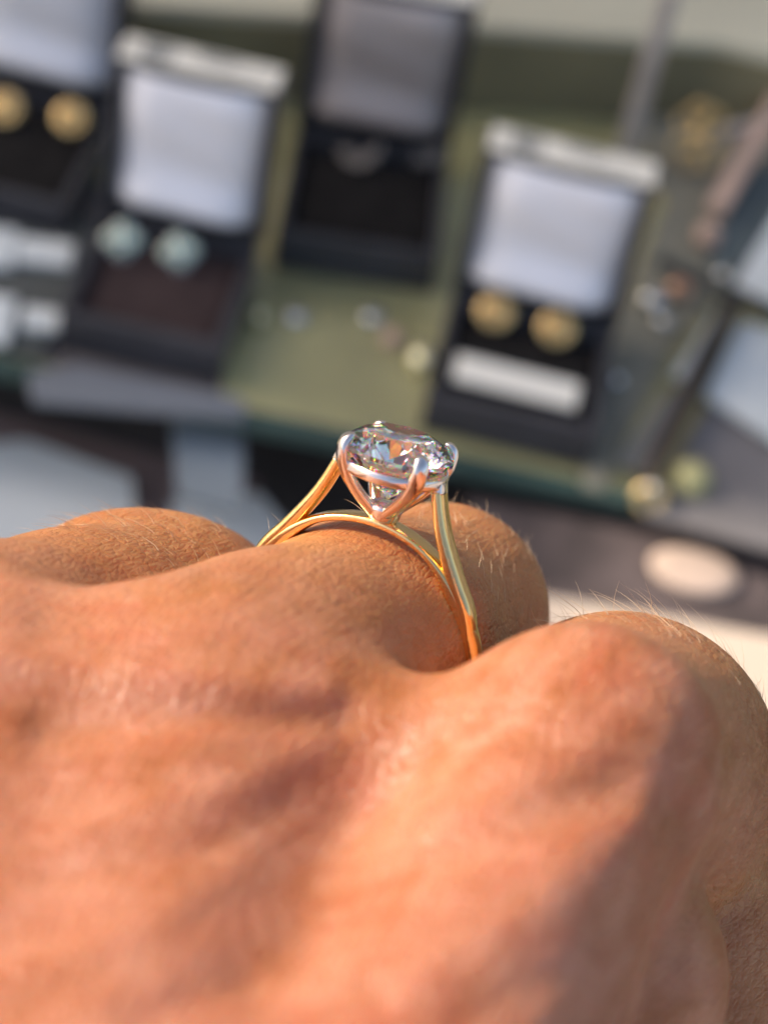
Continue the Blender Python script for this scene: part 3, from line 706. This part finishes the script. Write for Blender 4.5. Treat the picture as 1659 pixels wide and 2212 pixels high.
# sculpted tendons, veins and folds on the back of the hand: (picture polyline, half width, height mm)
def px(V_):
    k = SPX * (FOC - V_[:, 2]) / FOC
    return np.stack([V_[:, 0] / k + 829.5, 1106.0 - V_[:, 1] / k], 1)
uv = px(HV)
gn = np.zeros_like(HV); tri = HV[HF]; fn = np.cross(tri[:, 2] - tri[:, 0], tri[:, 3] - tri[:, 1])
for c in range(4): np.add.at(gn, HF[:, c], fn)
gn /= np.linalg.norm(gn, axis=1)[:, None] + 1e-9
for line, wd, amp in (
    ([(-50, 1425), (350, 1460), (700, 1500)], 45, .75), ([(100, 1575), (430, 1535), (740, 1545)], 42, -.85), ([(740, 1600), (860, 1640), (930, 1620)], 60, -.25),
    ([(100, 1330), (330, 1300), (430, 1270)], 50, -.6), ([(1330, 1690), (1080, 1790), (850, 1875), (720, 1990), (560, 2110)], 60, -.9),
    ([(900, 2120), (1150, 1960), (1350, 1800)], 70, .6), ([(150, 1800), (520, 1690), (700, 1610)], 40, .45), ([(100, 1900), (450, 1830), (620, 1740)], 34, -.4),
    ([(0, 2120), (300, 2010), (520, 1880)], 44, .4), ([(1000, 2212), (1250, 2090), (1420, 1900)], 40, -.35), ([(1050, 1560), (1200, 1620), (1330, 1720)], 55, -.35),
    ([(1585, 1620), (1500, 1850), (1400, 2050), (1300, 2260)], 90, -1.9), ([(300, 2212), (500, 2120)], 50, -.5)):
    L_ = np.full(len(HV), 1e9)
    for (a, b) in zip(line[:-1], line[1:]):
        a = np.array(a, float); b = np.array(b, float); d = b - a; t = np.clip(((uv - a) @ d) / (d @ d), 0, 1)
        L_ = np.minimum(L_, np.linalg.norm(uv - a - t[:, None] * d, axis=1))
    wgt = np.exp(-(L_ / wd) ** 2) * np.clip((HV[:, 2] - 5) / 8, 0, 1) * np.clip((gn[:, 2] + .1) * 3, 0, 1)
    HV = HV + gn * (.5 * amp * wgt)[:, None]
uv = px(HV)
for fu, fv, _ in FRECKLES:
    d_ = np.linalg.norm(uv - np.array([fu, fv]), axis=1); c_ = np.where(d_ < 14)[0]
    p_ = HV[c_[np.argmax(HV[c_, 2])]] * MM
    M['skin'].node_tree.nodes['freckle_%g_%g' % (fu, fv)].inputs[1].default_value = tuple(float(a) for a in p_)
me = bpy.data.meshes.new('hand')
me.vertices.add(len(HV)); me.vertices.foreach_set('co', (HV * MM).astype(np.float32).ravel())
me.loops.add(HF.size); me.loops.foreach_set('vertex_index', HF.astype(np.int32).ravel())
me.polygons.add(len(HF)); me.polygons.foreach_set('loop_start', np.arange(0, HF.size, 4, dtype=np.int32))
me.update(calc_edges=True); me.validate()
me.polygons.foreach_set('use_smooth', [True] * len(me.polygons))
me.materials.append(M['skin'])
hand = link(bpy.data.objects.new('hand', me)); hand.matrix_world = MV
tag(hand, 'tanned hand seen over the knuckles, fingers curled away, wearing the ring', 'hand')
# fine hairs
nrm = np.zeros(len(HV) * 3, np.float32); me.vertices.foreach_get('normal', nrm); nrm = nrm.reshape(-1, 3)
def hairs(regions):
    vs, fs = [], []; rg = np.random.default_rng(3)
    for (c, rad, n, dirv, L0, L1, nmin) in regions:
        d = np.linalg.norm(HV - c, axis=1); ok = np.where((d < rad) & (nrm[:, 1] > nmin))[0]
        if len(ok) == 0: continue
        for i in rg.choice(ok, min(n, len(ok)), replace=False):
            p = HV[i].copy(); nn = nrm[i]; L = rg.uniform(L0, L1)
            dv = np.array(dirv) + rg.normal(0, .35, 3); dv -= nn * dv.dot(nn) * .7; dv /= np.linalg.norm(dv)
            T = nn * (rg.uniform(.35, 1.0) if nmin > .25 else rg.uniform(.1, .35)) + dv; T /= np.linalg.norm(T); seg = 6; b0 = len(vs); side = np.cross(T, nn + .01); side /= np.linalg.norm(side) + 1e-6
            up = np.cross(side, T); rr = rg.uniform(.016, .030)
            for k in range(seg + 1):
                r_ = rr * (1 - .85 * k / seg)
                for q in range(3):
                    a = 2 * math.pi * q / 3; vs.append((p + side * math.cos(a) * r_ + up * math.sin(a) * r_) * MM)
                T = T + dv * .14 - nn * .05 + rg.normal(0, .05, 3); T /= np.linalg.norm(T); p = p + T * L / seg
            for k in range(seg):
                for q in range(3):
                    fs.append((b0 + 3 * k + q, b0 + 3 * k + (q + 1) % 3, b0 + 3 * k + 3 + (q + 1) % 3, b0 + 3 * k + 3 + q))
    return vs, fs
vs, fs = hairs([
    (P(260, 1110, -9), 10, 70, (-.8, .3, .1), 1.0, 2.6, .55),
    (P(1400, 1340, -4), 9, 85, (-.7, .6, -.1), 1.4, 4.0, .55),
    (P(1570, 1450, -8), 9, 60, (-.2, .9, -.1), 1.0, 2.4, .3),
    (P(1050, 1200, -16), 8, 22, (.2, .8, -.3), .7, 1.5, .2),
    (P(1060, 1230, -12), 9, 90, (.25, .9, -.2), .7, 1.6, -.2), (P(1450, 1480, 2), 9, 60, (-.7, .7, 0), .8, 2.0, .1), (P(350, 1200, -4), 9, 90, (-.9, .3, .1), .7, 1.6, .1),
    (P(700, 1150, -5), 5, 26, (-.9, .3, -.2), 1.2, 3.0, .3)])
mesh_obj('fine_hair', vs, fs, M['hair'], hand, kind='stuff')
